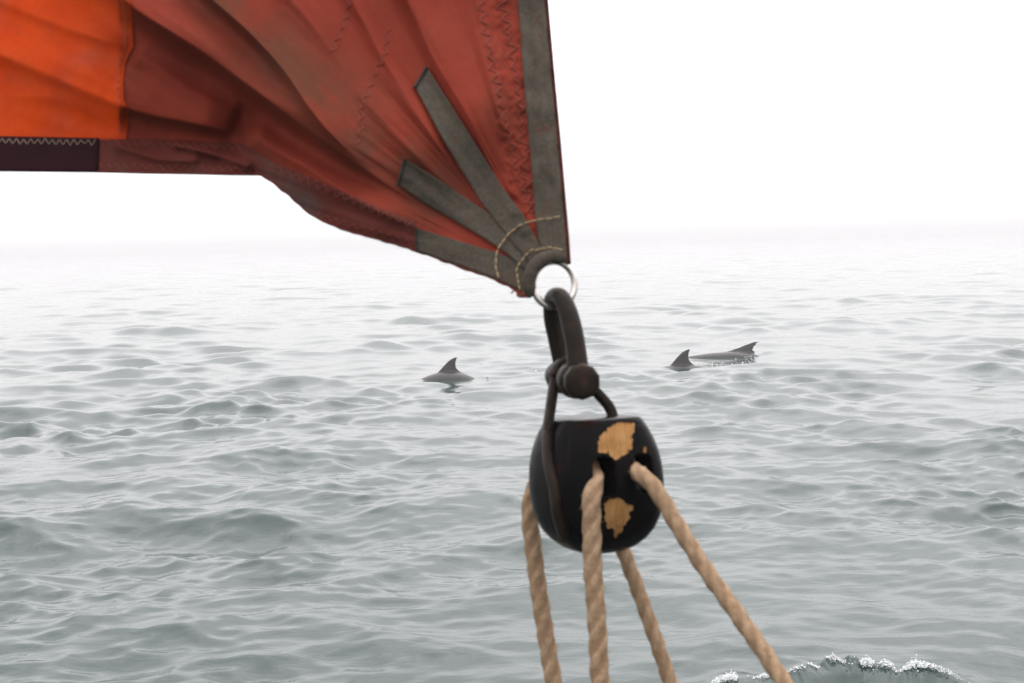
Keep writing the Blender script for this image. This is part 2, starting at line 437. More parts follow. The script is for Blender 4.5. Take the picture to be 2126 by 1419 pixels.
for i in range(26000):
    t = RNG.random()
    dens = 1.0 * math.exp(-((t - .57) / .05) ** 2) + .8 * math.exp(-((t - .445) / .03) ** 2) + .55 * math.exp(-((t - .74) / .07) ** 2) + .8 * math.exp(-((t - .19) / .06) ** 2) + .10 * (t > .12) * (t < .88)
    k = fn[int(t * 1999)]
    if RNG.random() > dens * np.clip(.55 + 1.3 * k, 0, 1): continue
    c = crest[int(t * 399)]
    wide = .010 + .03 * max(0, k) * dens
    x, y = c[0] + RNG.normal() * .006, c[1] - .03 * float(np.interp(t, tn, fc)) + RNG.normal() * wide - .012 - .03 * max(0, -fn[int((t * 1.7 % 1) * 1999)]) * dens
    z = sea_z(x, y); up = abs(RNG.normal()) * (.004 + .022 * max(0, k) ** 1.5 * dens)
    spec.append(((x, y, z + up), .0008 + .0036 * RNG.random() ** 4))
blobs(spec, 'wave_foam', 'white foam breaking along the dark wave crest at bottom right', 'foam')
spec = []
def splash(px, py, n, sx, sy, sz, rmax):
    g0 = ground(px, py)
    for i in range(n):
        x, y = g0[0] + RNG.normal() * sx, g0[1] + RNG.normal() * sy
        spec.append(((x, y, sea_z(x, y) + abs(RNG.normal()) * sz), .004 + rmax * RNG.random() ** 3))
splash(1000, 782, 26, .13, .05, .006, .008); splash(1113, 774, 14, .04, .03, .03, .012)
splash(1556, 745, 34, .07, .10, .04, .008); splash(1540, 752, 22, .22, .12, .015, .011); splash(1470, 757, 40, .22, .06, .01, .010); splash(1412, 738, 14, .06, .03, .01, .008)
blobs(spec, 'splash', 'small white splashes of water round the swimming dolphins', 'splash')

# ------------------------------------------------------------------ sail
_fr = catmull([(1104, 614), (1080, 606), (1030, 582), (960, 556), (870, 522), (800, 502), (720, 478), (652, 448), (600, 405), (567, 380), (542, 363)], 90)
_fr[3:-3, 1] += 1.6 * fbm(np.arange(84) / 2.3, np.zeros(84), 3); _fr[-1] = (542, 362.5)
FOOT = [tuple(p) for p in _fr] + [(480, 362), (400, 360), (300, 358.5), (205, 356), (100, 355), (0, 354), (-200, 352), (-900, 350)]
LEECH = [(1180, 548), (1177, 500), (1171, 430), (1160, 300), (1146, 150), (1133, 0), (1122, -150), (1110, -330), (1060, -1000)]
HOLE = [(1104, 614), (1107, 585), (1118, 560), (1138, 545), (1160, 540), (1180, 548)]
def line(pts, n): return resample(np.array(pts, float), n)
FOLDS = [  # points left to right, height (m, + towards the camera), width above, width below (px)
    ([(60, -120), (200, -40), (290, 25), (420, 108), (560, 210), (680, 298), (800, 380), (960, 480)], .036, 85, 19, .9),
    ([(330, -120), (410, -30), (510, 60), (585, 140), (655, 240), (720, 310), (800, 370)], .026, 110, 20, .8),
    ([(-350, -40), (-100, 80), (0, 118), (130, 172), (265, 226), (400, 256), (500, 276)], .018, 70, 14, .35),
    ([(-350, -170), (-150, -70), (0, 4), (130, 56), (272, 104)], .008, 30, 10, .3),
    ([(272, 112), (380, 178), (450, 216), (502, 240)], .006, 26, 70, .3),
    ([(502, 262), (560, 305), (640, 352), (760, 425), (900, 490)], .016, 34, 60, .6),
    ([(470, -150), (600, -10), (700, 120), (790, 240), (900, 360), (1020, 460)], .016, 70, 45, .8),
    ([(640, -150), (720, -20), (790, 110), (850, 210), (930, 330), (1000, 420)], .013, 45, 26, .8),
    ([(770, -150), (850, 10), (900, 120), (960, 220), (1040, 360), (1090, 440)], .020, 80, 32, .9),
    ([(930, -150), (985, 0), (1020, 160), (1062, 330), (1098, 440)], .008, 46, 40, .9),
    ([(0, 200), (120, 205), (262, 250)], .005, 30, 18, .3),
    ([(230, 300), (330, 330), (420, 335)], .004, 14, 12, .4),
    ([(350, 300), (440, 320), (530, 352)], .007, 14, 12, .4),
]
def sail_height(px, py):
    H = np.zeros(px.shape)
    rc = np.hypot(px - 1150, py - 590)
    taper = smooth(90, 420, rc)
    for pts, A, wu, wd, tp in FOLDS:
        s, t = polydist(px, py, catmull(pts, 30))
        e = np.where(s > 0, np.exp(-(np.abs(s) / wu) ** 1.7), np.exp(-(np.abs(s) / wd) ** 1.25))
        fade = smooth(0, .10, t) * (1 - smooth(1 - .45 * tp, 1.0, t)) if tp >= .5 else smooth(0, .08, t) * (1 - smooth(.9, 1, t))
        H += 1.9 * A * e * fade * (0.15 + .85 * taper)
    # the left part hangs over: its top leans towards the lens
    lw = smooth(760, 300, px)
    H += lw * .08 * smooth(330, 20, py) * smooth(-30, 200, px)
    # fold tucked at the foot
    s, t = polydist(px, py, [(498, 236), (503, 262), (508, 300)])
    H += -.005 * np.where(px < 502, np.exp(-((px - 502) / 15) ** 2), 0) * smooth(225, 245, py) * smooth(330, 290, py)
    # puckered cloth beside the leech
    pk = smooth(985, 1015, px - (py - 0) * .13) * smooth(60, 110, rc)
    N1 = fbm(px / 26, py / 20, 3) ; N2 = fbm(px / 150 + 9, py / 150, 2); N3 = fbm(px / 46 + 3, py / 46 + 5, 3)
    ang = np.arctan2(590 - py, 1150 - px)
    H += taper * (.0040 * fbm(ang * 9 + 20, rc / 420 + 3, 3) + .0013 * fbm(ang * 34 + 40, rc / 160 + 9, 2)) * smooth(240, 330, px)
    lf = smooth(330, 250, px) * smooth(300, 270, py)
    H += lf * (.0022 * fbm((py - .42 * px) / 26 + 30, px / 190 + 8, 3) + .0008 * fbm(px / 16, py / 22, 2))
    H += .0030 * pk * N1 + .004 * N2 * taper + .0007 * N3
    return H
def sail_depth(px, py): return 1.195 + .21 * (1150 - px) / 1150 + .11 * (590 - py) / 590
def sail_pt(px, py, off=0.0):
    px = np.asarray(px, float); py = np.asarray(py, float)
    return P(px, py, sail_depth(px, py) - sail_height(px, py) - off)
def coons(bottom, top, left, right, nu, nv):
    """bottom/top run along u, left/right along v (all px polylines); returns nu x nv x 2"""
    b, t = line(bottom, nu), line(top, nu); l, r_ = line(left, nv), line(right, nv)
    u = np.linspace(0, 1, nu)[:, None, None]; v = np.linspace(0, 1, nv)[None, :, None]
    return ((1 - v) * b[:, None] + v * t[:, None] + (1 - u) * l[None] + u * r_[None]
            - ((1 - u) * (1 - v) * b[0] + u * (1 - v) * b[-1] + (1 - u) * v * t[0] + u * v * t[-1]))
STAIN = [(430, -60), (520, 60), (620, 150), (700, 220), (760, 270), (830, 330), (900, 400)]
def stain_of(q):
    s, _ = polydist(q[:, 0], q[:, 1], STAIN); a = np.exp(-(s / 75) ** 2)
    s2, _ = polydist(q[:, 0], q[:, 1], [(560, 370), (600, 400), (640, 430)]); a = np.maximum(a, .9 * np.exp(-(s2 / 30) ** 2))
    s3, _ = polydist(q[:, 0], q[:, 1], [(510, 280), (560, 340)]); a = np.maximum(a, .6 * np.exp(-(s3 / 22) ** 2))
    a = np.maximum(a, .15 * smooth(285, 240, q[:, 0]))
    a = np.maximum(a, np.clip(.55 * fbm(q[:, 0] / 130 + 3, q[:, 1] / 130 + 8, 3), 0, .5))
    return np.clip(a, 0, 1)
def cloth_material(name, stops, stain_col, translucent=.3, warp=60.0, spot=None):
    n = NT(name); ob = n.obj()
    c = n.ramp(n.noise(9.0, 5, .6, ob, .4), stops)
    st = n.math('MULTIPLY', n.attr('stain'), n.math('MULTIPLY', n.ramp(n.noise(14, 5, .65, ob), [(.34, (0, 0, 0)), (.58, (1, 1, 1))]), .85))
    c = n.mix(st, c, stain_col)
    sp = n.ramp(n.noise(34, 3, .6, ob), [(.66, (0, 0, 0)), (.74, (1, 1, 1))])
    c = n.mix(n.math('MULTIPLY', sp, .35), c, spot or stain_col)
    c = n.mix(n.math('MULTIPLY', n.ramp(n.noise(120, 3, .6, ob), [(.3, (0, 0, 0)), (.8, (1, 1, 1))]), .22), c, tuple(.45 * x for x in stops[0][1]))
    b = n.bump(n.noise(1400, 2, .5, ob), .25, .0004); b = n.bump(n.noise(60, 4, .6, ob), .3, .0014, b)
    d = n.n('ShaderNodeBsdfDiffuse'); t = n.n('ShaderNodeBsdfTranslucent'); m = n.n('ShaderNodeMixShader'); m.inputs[0].default_value = translucent
    for x in (d, t): n.l(c, x.inputs[0]); n.l(b, x.inputs['Normal'])
    n.l(d.outputs[0], m.inputs[1]); n.l(t.outputs[0], m.inputs[2])
    g = n.n('ShaderNodeBsdfGlossy'); g.inputs['Roughness'].default_value = .55; n.l(b, g.inputs['Normal'])
    m2 = n.n('ShaderNodeMixShader'); m2.inputs[0].default_value = .004; n.l(m.outputs[0], m2.inputs[1]); n.l(g.outputs[0], m2.inputs[2])
    return n.surf(m2.outputs[0])
M_RED = cloth_material('red_sailcloth', [(.25, (.14, .020, .011)), (.5, (.18, .0275, .0155)), (.75, (.205, .039, .024))], (.078, .034, .020), .05)
M_ORANGE = cloth_material('orange_sailcloth', [(.25, (.42, .033, .002)), (.5, (.52, .050, .003)), (.75, (.48, .066, .012))], (.20, .07, .05), .30, spot=(.22, .06, .03))
M_MAROON = cloth_material('maroon_sailcloth', [(.3, (.016, .003, .0055)), (.7, (.024, .005, .008))], (.02, .01, .01), .05)
M_BAND = cloth_material('faded_red_sailcloth', [(.25, (.085, .019, .014)), (.5, (.115, .025, .019)), (.75, (.135, .038, .028))], (.085, .065, .058), .15)
M_EDGE = cloth_material('dark_red_binding', [(.3, (.04, .009, .007)), (.7, (.065, .014, .010))], (.03, .02, .015), .05)
def web_material():
    n = NT('grey_webbing'); ob = n.obj()
    c = n.ramp(n.noise(55, 6, .75, ob), [(.2, (.026, .021, .014)), (.5, (.043, .035, .025)), (.8, (.066, .054, .040))])
    c = n.mix(n.math('MULTIPLY', n.ramp(n.noise(480, 3, .7, ob), [(.35, (0, 0, 0)), (.65, (1, 1, 1))]), .42), c, (.10, .083, .063))
    c = n.mix(n.math('MULTIPLY', n.ramp(n.noise(95, 4, .65, ob, .5), [(.58, (0, 0, 0)), (.68, (1, 1, 1))]), .6), c, (.09, .02, .014))
    c = n.mix(n.math('MULTIPLY', n.ramp(n.noise(260, 2, .6, ob), [(.35, (1, 1, 1)), (.6, (0, 0, 0))]), .45), c, (.03, .026, .02))
    b = n.bump(n.noise(600, 3, .6, ob), .8, .0008); b = n.bump(n.noise(160, 3, .6, ob), .6, .0012, b)
    return n.surf(n.principled(c, .85, normal=b, spec=.2))
M_WEB = web_material()
def plain(name, col, rough=.8, metallic=0, spec=.3, nscale=200, amt=.35):
    n = NT(name); ob = n.obj()
    c = n.mix(n.math('MULTIPLY', n.noise(nscale, 4, .6, ob), amt), col, tuple(.4 * x for x in col))
    return n.surf(n.principled(c, rough, metallic, n.bump(n.noise(nscale * 2, 3, .6, ob), .4, .0006), spec))
M_THREAD = plain('tan_thread', (.27, .19, .105)); M_PALE = plain('pale_thread', (.30, .22, .17)); M_REDTHREAD = plain('red_thread', (.19, .045, .03))
M_DARKEDGE = plain('charred_edge', (.02, .016, .014))

SAIL_LOC = P(1150, 590, np.float64(1.195))
sail = empty('sail', SAIL_LOC)
tag(sail, 'patched red and orange sail corner with grey webbing straps and steel ring', 'sail')
def sail_part(name, px_grid, m, off, parent=sail, cut=None, thick=0, label=None):
    nu, nv = px_grid.shape[:2]; q = px_grid.reshape(-1, 2)
    V = sail_pt(q[:, 0], q[:, 1], off); Fs = grid_faces(nu, nv)
    if cut is not None:
        keep = cut(q); Fs = [f for f in Fs if all(keep[i] for i in f)]
    if thick:
        # closed slab: front sheet, back sheet, rim
        B = sail_pt(q[:, 0], q[:, 1], off - thick); N0 = len(V)
        rim = [i * nv for i in range(nu)] + [(nu - 1) * nv + j for j in range(1, nv)] + [i * nv + nv - 1 for i in range(nu - 2, -1, -1)] + list(range(nv - 2, 0, -1))
        Fs = Fs + [tuple(N0 + i for i in f[::-1]) for f in Fs] + [(rim[(k + 1) % len(rim)], rim[k], rim[k] + N0, rim[(k + 1) % len(rim)] + N0) for k in range(len(rim))]
        V = np.vstack([V, B]); q = np.vstack([q, q])
    o = mesh_obj(name, V, Fs, m, parent, root=SAIL_LOC, attrs={'stain': stain_of(q)})
    if label: o['label'] = label
    return o
outer = [(-900, 352), (-900, -1000), (1060, -1000)]
g = coons(FOOT, LEECH, HOLE, outer, 420, 430)
# u runs from the ring outwards, v from the foot to the leech
SEAM = [(240, -1000), (262, -330), (268, -60), (270, 0), (274, 45), (277, 98), (268, 112), (260, 132), (255, 175), (257, 210), (268, 232), (262, 284)]
sx_ = np.array(SEAM)[:, ::-1]
red = sail_part('red_cloth', g, M_RED, 0, cut=lambda q: q[:, 0] > 247)
orange = sail_part('orange_panel', coons([(-900, 300), (0, 300), (262, 289)], [(-900, -1000), (240, -1000)], [(-900, 300), (-900, -1000)], [(262, 289)] + SEAM[::-1], 170, 190), M_ORANGE, .0022, label='bright orange cloth panel at the left of the sail')
hem = catmull([(a, b) for a, b in SEAM], 200)
band_top = [(198, 286), (350, 290), (505, 298), (560, 336), (630, 362), (700, 392), (780, 428), (862, 460)]
FO = FOOT[::-1]
band_bot = [(198, 357)] + [(a, b + .6) for a, b in FOOT[::-1] if 210 < a < 868] + [(868, 522.5)]
foot_band = sail_part('foot_band', coons(band_bot, band_top, [(198, 357), (198, 286)], [(868, 523), (862, 460)], 200, 26), M_BAND, .0018, thick=.0012, label='faded brown red doubled hem along the foot')
dark = sail_part('maroon_patch', coons([(-900, 352), (0, 355), (203, 357)], [(-900, 280), (0, 283), (206, 287)], [(-900, 352), (-900, 280)], [(203, 357), (206, 287)], 90, 16), M_MAROON, .0036, thick=.0014, label='dark maroon patch on the foot hem')
# webbing straps
def strap(e1, e2, off, nu=100, nv=12):
    return sail_part('webbing_strap', coons(e1, e2, [e1[0], e2[0]], [e1[-1], e2[-1]], nu, nv), M_WEB, off, thick=.002)
straps = [
    strap([(1008, -1000), (1062, -330), (1075, 0), (1090, 200), (1102, 330), (1112, 455), (1120, 520), (1136, 552)], [(1056, -1000), (1108, -330), (1131, 0), (1144, 150), (1158, 300), (1169, 430), (1175, 500), (1178, 546)], .0042),
    strap([(866, 522), (960, 553), (1030, 579), (1080, 603), (1102, 612)], [(864, 474), (950, 500), (1030, 524), (1085, 545), (1112, 566)], .0030),
    strap([(828, 384), (880, 420), (1000, 492), (1050, 525), (1108, 574)], [(840, 330), (900, 366), (1025, 450), (1070, 490), (1124, 556)], .0056),
    strap([(862, 180), (920, 290), (1000, 422), (1045, 480), (1112, 562)], [(886, 140), (950, 240), (1045, 392), (1085, 444), (1140, 546)], .0070),
]
def px_tube(name, pts, r, off, m, parent, n=None, sides=6):
    q = np.asarray(pts, float)
    V, Fs = tube(sail_pt(q[:, 0], q[:, 1], off), r, sides)
    return mesh_obj(name, V, Fs, m, parent, root=SAIL_LOC)
# charred strap ends
px_tube('strap_end', line([(826, 386), (841, 329)], 14), .0016, .0066, M_DARKEDGE, straps[2]); px_tube('strap_end', line([(861, 182), (887, 139)], 14), .0016, .008, M_DARKEDGE, straps[3])
px_tube('strap_end', line([(866, 524), (864, 473)], 12), .0012, .0036, M_DARKEDGE, straps[1])
def zigzag(name, pts, step, amp, r, off, m, parent=sail, jitter=.12):
    L = np.linalg.norm(np.diff(np.array(pts, float), axis=0), axis=1).sum(); n = int(L / step) + 2
    q = line(pts, n); t = np.gradient(q, axis=0); t /= np.linalg.norm(t, axis=1)[:, None]; nr_ = np.stack([-t[:, 1], t[:, 0]], 1)
    z = q + nr_ * (amp * np.where(np.arange(n) % 2, 1, -1) * (1 + jitter * RNG.normal(size=n)))[:, None]
    zz = resample(z, n * 3)
    lift = np.full(len(zz), off)
    V, Fs = tube(sail_pt(zz[:, 0], zz[:, 1], lift), r, 5)
    return mesh_obj(name, V, Fs, m, parent, smooth=True, root=SAIL_LOC)
zigzag('zigzag_stitching', [(-890, 291), (0, 293), (198, 296)], 7.5, 6.5, .00042, .0040, M_PALE, dark)
zigzag('zigzag_stitching', [(206, 296), (350, 300), (500, 306)], 9, 6, .0004, .0022, M_REDTHREAD, foot_band)
zigzag('zigzag_stitching', [(206, 345), (400, 349), (535, 353)], 9, 6, .0004, .0022, M_REDTHREAD, foot_band)
zigzag('zigzag_stitching', [(562, 346), (630, 373), (700, 403), (780, 438), (855, 466)], 10, 8, .0005, .0024, M_REDTHREAD, foot_band)
zigzag('zigzag_stitching', [(660, 446), (760, 478), (862, 508)], 10, 6, .0004, .0022, M_REDTHREAD, foot_band)
zigzag('zigzag_stitching', [(715, -60), (725, 20), (700, 80), (690, 110)], 12, 7, .0005, .0009, M_REDTHREAD, red)
zigzag('zigzag_stitching', [(805, 60), (800, 110), (780, 150), (765, 190), (750, 225), (745, 300)], 12, 7, .0005, .0009, M_REDTHREAD, red)
for x0, x1 in ((1000, 1085), (1045, 1098)):
    zigzag('zigzag_stitching', [(x0 - 25, -150), (x0, 20), (x0 + 28, 160), (x0 + .55 * (x1 - x0) + 10, 280), (x1, 400), (x1 + 15, 440)], 13, 9, .0006, .0010, M_REDTHREAD, red, .3)
def stitches(name, pts, off, m, parent, r=.0008, dash=14, gap=1.5):
    q = catmull(pts, 400); L = np.linalg.norm(np.diff(q, axis=0), axis=1).sum(); out_ = []; s = 0
    while s < L - dash:
        i0, i1 = int(s / L * 399), int((s + dash) / L * 399); seg = resample(q[i0:i1 + 1], 7) + RNG.normal(size=2) * .8
        bulge = np.sin(np.linspace(0, math.pi, 7)) * .0008
        out_.append(tube(sail_pt(seg[:, 0], seg[:, 1], off + bulge), r * np.array([.6, 1, 1, 1, 1, 1, .6]), 6)); s += dash + gap
    V, Fs = join(out_); return mesh_obj(name, V, Fs, m, parent, root=SAIL_LOC)
stitches('hand_stitching', [(1036, 580), (1029, 545), (1036, 515), (1055, 487), (1085, 466), (1115, 457), (1145, 453), (1173, 447)], .0088, M_THREAD, sail)
stitches('hand_stitching', [(1080, 604), (1074, 575), (1078, 550), (1092, 530), (1112, 519), (1145, 515), (1177, 520)], .0092, M_THREAD, sail, dash=11, gap=1.5)
# rolled edges
px_tube('leech_edge', line([(a + 1, b) for a, b in LEECH], 160), .0018, .001, M_EDGE, sail, sides=8)
px_tube('foot_edge', line(FOOT[:-1], 260), .0013, .0008, M_BAND, sail, sides=8)
zigzag('seam_stitching', [(250, -200), (256, 0), (262, 95), (246, 140), (242, 200), (252, 232), (250, 275)], 8, 4, .0004, .0028, plain('orange_thread', (.45, .10, .05)), orange)
# frayed corner of red cloth under the ring
fr = []
for i in range(40):
    a = np.array([1072 + RNG.random() * 28, 604 + RNG.random() * 6]); b = a + np.array([RNG.normal() * 6, 3 + RNG.random() * 9])
    seg = resample(np.array([a, (a + b) / 2 + RNG.normal(size=2) * 2, b]), 5); fr.append(tube(sail_pt(seg[:, 0], seg[:, 1], .003 + .003 * RNG.random()), .0007, 5))
V, Fs = join(fr); mesh_obj('frayed_corner', V, Fs, M_REDTHREAD, sail, root=SAIL_LOC)
# steel ring and the cloth rolled round it
n = NT('steel'); M_STEEL = n.surf(n.principled(n.ramp(n.noise(120, 3, .6, n.obj()), [(.3, (.55, .50, .46)), (.7, (.75, .70, .66))]), .28, 1.0))
yaw = math.radians(18)
rc_ = P(1150, 590, np.float64(1.198)); e1 = R * math.cos(yaw) + F * math.sin(yaw); e2 = U
def ring_pts(a0, a1, n, rad=.0186): 
    th = np.linspace(a0, a1, n); return rc_ + rad * (np.cos(th)[:, None] * e1 + np.sin(th)[:, None] * e2 * 1.03)
V, Fs = tube(ring_pts(0, 2 * math.pi, 81)[:80], .0030, 14, caps=False)
Fs += [(79 * 14 + j, 79 * 14 + (j + 1) % 14, (j + 1) % 14, j) for j in range(14)]
# parallel transport on a closed circle returns to itself, so the last ring of faces joins cleanly
mesh_obj('clew_ring', V, Fs, M_STEEL, sail, root=SAIL_LOC, )['label'] = 'bright steel ring sewn into the sail corner'
wp = ring_pts(math.radians(60), math.radians(208), 60, .0222)
rr_ = .0060 + .0003 * fbm(np.arange(60) / 9., np.zeros(60), 2)
V, Fs = tube(wp, rr_ * np.r_[np.linspace(.55, 1, 8), np.ones(44), np.linspace(1, .55, 8)], 14)
mesh_obj('ring_wrapping', V, Fs, M_WEB, sail, root=SAIL_LOC)

# ------------------------------------------------------------------ shackle
def iron_material():
    n = NT('worn_iron'); ob = n.obj()
    c = n.ramp(n.noise(70, 5, .65, ob), [(.3, (.006, .0045, .0035)), (.55, (.016, .0105, .0075)), (.72, (.035, .018, .011))])
    r_ = n.math('MULTIPLY_ADD', n.noise(90, 4, .6, ob), .35); r_.node.inputs[2].default_value = .22
    return n.surf(n.principled(c, r_, .0, n.bump(n.noise(240, 4, .6, ob), .35, .0009), .09))
M_IRON = iron_material()
SH_LOC = P(1190, 785, np.float64(1.20))
shackle = empty('shackle', SH_LOC); tag(shackle, 'dark iron shackle linking the sail ring to the block', 'shackle')
sp_ = [(1200, 778, 1.168), (1197, 735, 1.170), (1190, 690, 1.174), (1178, 645, 1.181), (1164, 619, 1.190), (1152, 616, 1.203), (1146, 630, 1.214), (1147, 665, 1.222), (1157, 710, 1.226), (1168, 760, 1.228), (1172, 785, 1.228)]
bp = catmull([P(a, b, np.float64(c)) for a, b, c in sp_], 110)
br = np.interp(np.linspace(0, 1, 110), [0, .1, .3, .5, .7, 1], [.0095, .0084, .0082, .0074, .0074, .0080])
V, Fs = sweep(bp, lambda i, th: (br[i] * np.cos(th), br[i] * 1.0 * np.sin(th)), 20)
mesh_obj('bow', V, Fs, M_IRON, shackle, root=SH_LOC)
pa, pb = P(1163, 781, np.float64(1.243)), P(1209, 793, np.float64(1.150)); ax = (pb - pa) / np.linalg.norm(pb - pa); pl_ = np.linalg.norm(pb - pa)
V, Fs = lathe(pa, ax, [(-.006, .004), (-.004, .0065), (0, .0075), (pl_ * .5, .0075), (pl_, .0075)]); mesh_obj('pin', V, Fs, M_IRON, shackle, root=SH_LOC)
def boss(at, r_, t_, nm='eye'):
    c_ = pa + ax * pl_ * at
    V, Fs = lathe(c_, ax, [(-t_, r_ * .6), (-t_, r_ * .86), (-t_ * .75, r_ * .97), (-t_ * .3, r_), (t_ * .3, r_), (t_ * .75, r_ * .97), (t_, r_ * .86), (t_, r_ * .6)], 32)
    mesh_obj(nm, V, Fs, M_IRON, shackle, root=SH_LOC)
boss(.13, .0148, .0090); boss(.72, .0156, .0110)
V, Fs = lathe(pa + ax * pl_ * .97, ax, [(-.010, .0135), (-.004, .0148), (.003, .0150), (.0055, .0142), (.0065, .0118), (.0068, .007), (.0068, .002)], 10)
mesh_obj('pin_head', V, Fs, M_IRON, shackle, root=SH_LOC)
V, Fs = lathe(pa - ax * .004, ax, [(-.008, .008), (-.007, .0118), (0, .0122), (.006, .0118)], 24); mesh_obj('pin_nut', V, Fs, M_IRON, shackle, root=SH_LOC)

# ------------------------------------------------------------------ block
BL = P(1237, 1008, np.float64(1.20))
aa = math.radians(24); tilt = math.radians(-3.0)
Rt = R * math.cos(tilt) - U * math.sin(tilt); Ut = U * math.cos(tilt) + R * math.sin(tilt)
bX = Rt * math.cos(aa) + F * math.sin(aa); bY = -F * math.cos(aa) + Rt * math.sin(aa); bZ = Ut
def BW(p): p = np.asarray(p, float); return BL + p[..., 0:1] * bX + p[..., 1:2] * bY + p[..., 2:3] * bZ
block = empty('rope_block', BL); tag(block, 'black painted wooden double block with two chipped bare wood patches', 'block')
zt = np.array([-.0565, -.0558, -.054, -.050, -.044, -.036, -.024, -.010, .004, .018, .030, .040, .048, .054, .0568, .0576])
gs = np.array([.10, .26, .42, .58, .72, .845, .945, .99, 1.0, .985, .945, .885, .82, .755, .715, .66])
zz = np.interp(np.linspace(0, 1, 90), np.linspace(0, 1, len(zt)), zt); gg = np.interp(zz, zt, gs)
for _ in range(4): gg[1:-1] = (gg[:-2] + 2 * gg[1:-1] + gg[2:]) / 4
WX, WY, EXP = .0515, .0545, 2.9
th = np.linspace(0, 2 * math.pi, 160, endpoint=False)
cx_ = np.sign(np.cos(th)) * abs(np.cos(th)) ** (2 / EXP); cy_ = np.sign(np.sin(th)) * abs(np.sin(th)) ** (2 / EXP)
V = []
for z, gk in zip(zz, gg):
    gv = 1 - .030 * np.exp(-((WY * gk * cy_ - .034 * gk) / .0028) ** 2) * (cx_ < 0)
    V.append(np.stack([WX * gk * cx_ * (1 - .03 * (z / .057) ** 2) * gv, WY * gk * cy_, np.full(160, z)], 1))
V = np.vstack(V); Fs = [(i * 160 + j, i * 160 + (j + 1) % 160, (i + 1) * 160 + (j + 1) % 160, (i + 1) * 160 + j) for i in range(89) for j in range(160)]
Fs.append(tuple(range(159, -1, -1))); Fs.append(tuple(range(89 * 160, 90 * 160)))
# paint colours come from a mask: chipped places show bare wood
def front_px(px, py):  # photo px of the front face -> (x', z')
    return ((px - 1237) * .406e-3 / math.cos(aa) - .047 * math.tan(aa) * 1.0, -(py - 1008) * .406e-3)
CHIP1 = [(1248, 905), (1262, 890), (1272, 880), (1290, 879), (1314, 878), (1318, 886), (1314, 902), (1311, 920), (1314, 928), (1305, 934), (1298, 950), (1288, 948), (1278, 957), (1268, 948), (1262, 940), (1243, 938), (1242, 922)]
CHIP2 = [(1258, 1042), (1268, 1035), (1283, 1034), (1298, 1040), (1303, 1048), (1316, 1052), (1309, 1064), (1305, 1082), (1294, 1096), (1287, 1108), (1280, 1118), (1276, 1112), (1274, 1098), (1258, 1098), (1256, 1070)]
CHIP3 = [(1335, 930), (1341, 928), (1344, 938), (1341, 944), (1336, 941)]
def inside(x, y, poly):
    poly = np.asarray(poly); n_ = len(poly); r_ = np.zeros(x.shape, bool); j = n_ - 1
    for i in range(n_):
        c_ = (poly[i, 1] > y) != (poly[j, 1] > y)
        with np.errstate(divide='ignore', invalid='ignore'):
            r_ ^= c_ & (x < (poly[j, 0] - poly[i, 0]) * (y - poly[i, 1]) / (poly[j, 1] - poly[i, 1]) + poly[i, 0])
        j = i
    return r_
def block_material():
    n = NT('black_painted_wood'); ob = n.obj()
    wv = n.n('ShaderNodeTexWave'); wv.inputs['Scale'].default_value = 60; wv.inputs['Distortion'].default_value = 6; wv.inputs['Detail'].default_value = 3; n.l(ob, wv.inputs['Vector'])
    wood = n.ramp(wv.outputs['Fac'], [(.2, (.31, .165, .065)), (.6, (.37, .21, .09)), (.9, (.27, .14, .052))])
    wood = n.mix(n.ramp(n.noise(75, 5, .65, ob), [(.4, (0, 0, 0)), (.7, (.8, .8, .8))]), wood, (.20, .092, .03))
    paint = n.ramp(n.noise(35, 4, .6, ob), [(.35, (.003, .003, .0035)), (.62, (.005, .004, .004)), (.75, (.022, .007, .005))])
    m_ = n.ramp(n.attr('chip'), [(.42, (0, 0, 0)), (.5, (1, 1, 1))])
    col = n.mix(m_, paint, wood)
    rg = n.ramp(n.noise(28, 4, .6, ob), [(.3, (.12, .12, .12)), (.7, (.30, .30, .30))])
    rgh = n.mix(m_, rg, (.8, .8, .8))
    return n.surf(n.principled(col, rgh, normal=n.bump(n.noise(60, 4, .6, ob), .35, .0015), spec=.03))
M_BLOCK = block_material()
shell = mesh_obj('shell', BW(V), Fs, M_BLOCK, None, root=BL)
def cutter(x0):
    bm_ = bmesh.new(); pts = []
    hw, z0, z1 = .0100, -.004, .0285
    for k in range(40):
        a = 2 * math.pi * k / 40; cx, sx = math.cos(a), math.sin(a)
        pts.append((x0 + hw * np.sign(cx) * abs(cx) ** .5, (z0 + z1) / 2 + (z1 - z0) / 2 * np.sign(sx) * abs(sx) ** .6))
    vs = []
    for y in (-.08, .08): vs.append([bm_.verts.new(Vector(BW(np.array([p_[0], y, p_[1]])) - BL)) for p_ in pts])
    for k in range(40): bm_.faces.new((vs[0][k], vs[0][(k + 1) % 40], vs[1][(k + 1) % 40], vs[1][k]))
    bm_.faces.new(vs[0][::-1]); bm_.faces.new(vs[1]); bmesh.ops.recalc_face_normals(bm_, faces=bm_.faces)
    me = bpy.data.meshes.new('cut'); bm_.to_mesh(me); bm_.free(); o = bpy.data.objects.new('cut', me); COL.objects.link(o); o.location = BL; return o
bpy.context.view_layer.update()
cuts = [cutter(-.0178), cutter(.0178)]
for c_ in cuts:
    b_ = shell.modifiers.new('b', 'BOOLEAN'); b_.operation = 'DIFFERENCE'; b_.object = c_; b_.solver = 'EXACT'
dg = bpy.context.evaluated_depsgraph_get(); me = bpy.data.meshes.new_from_object(shell.evaluated_get(dg)); shell.modifiers.clear(); shell.data = me
for c_ in cuts:
    md = c_.data; bpy.data.objects.remove(c_); bpy.data.meshes.remove(md)
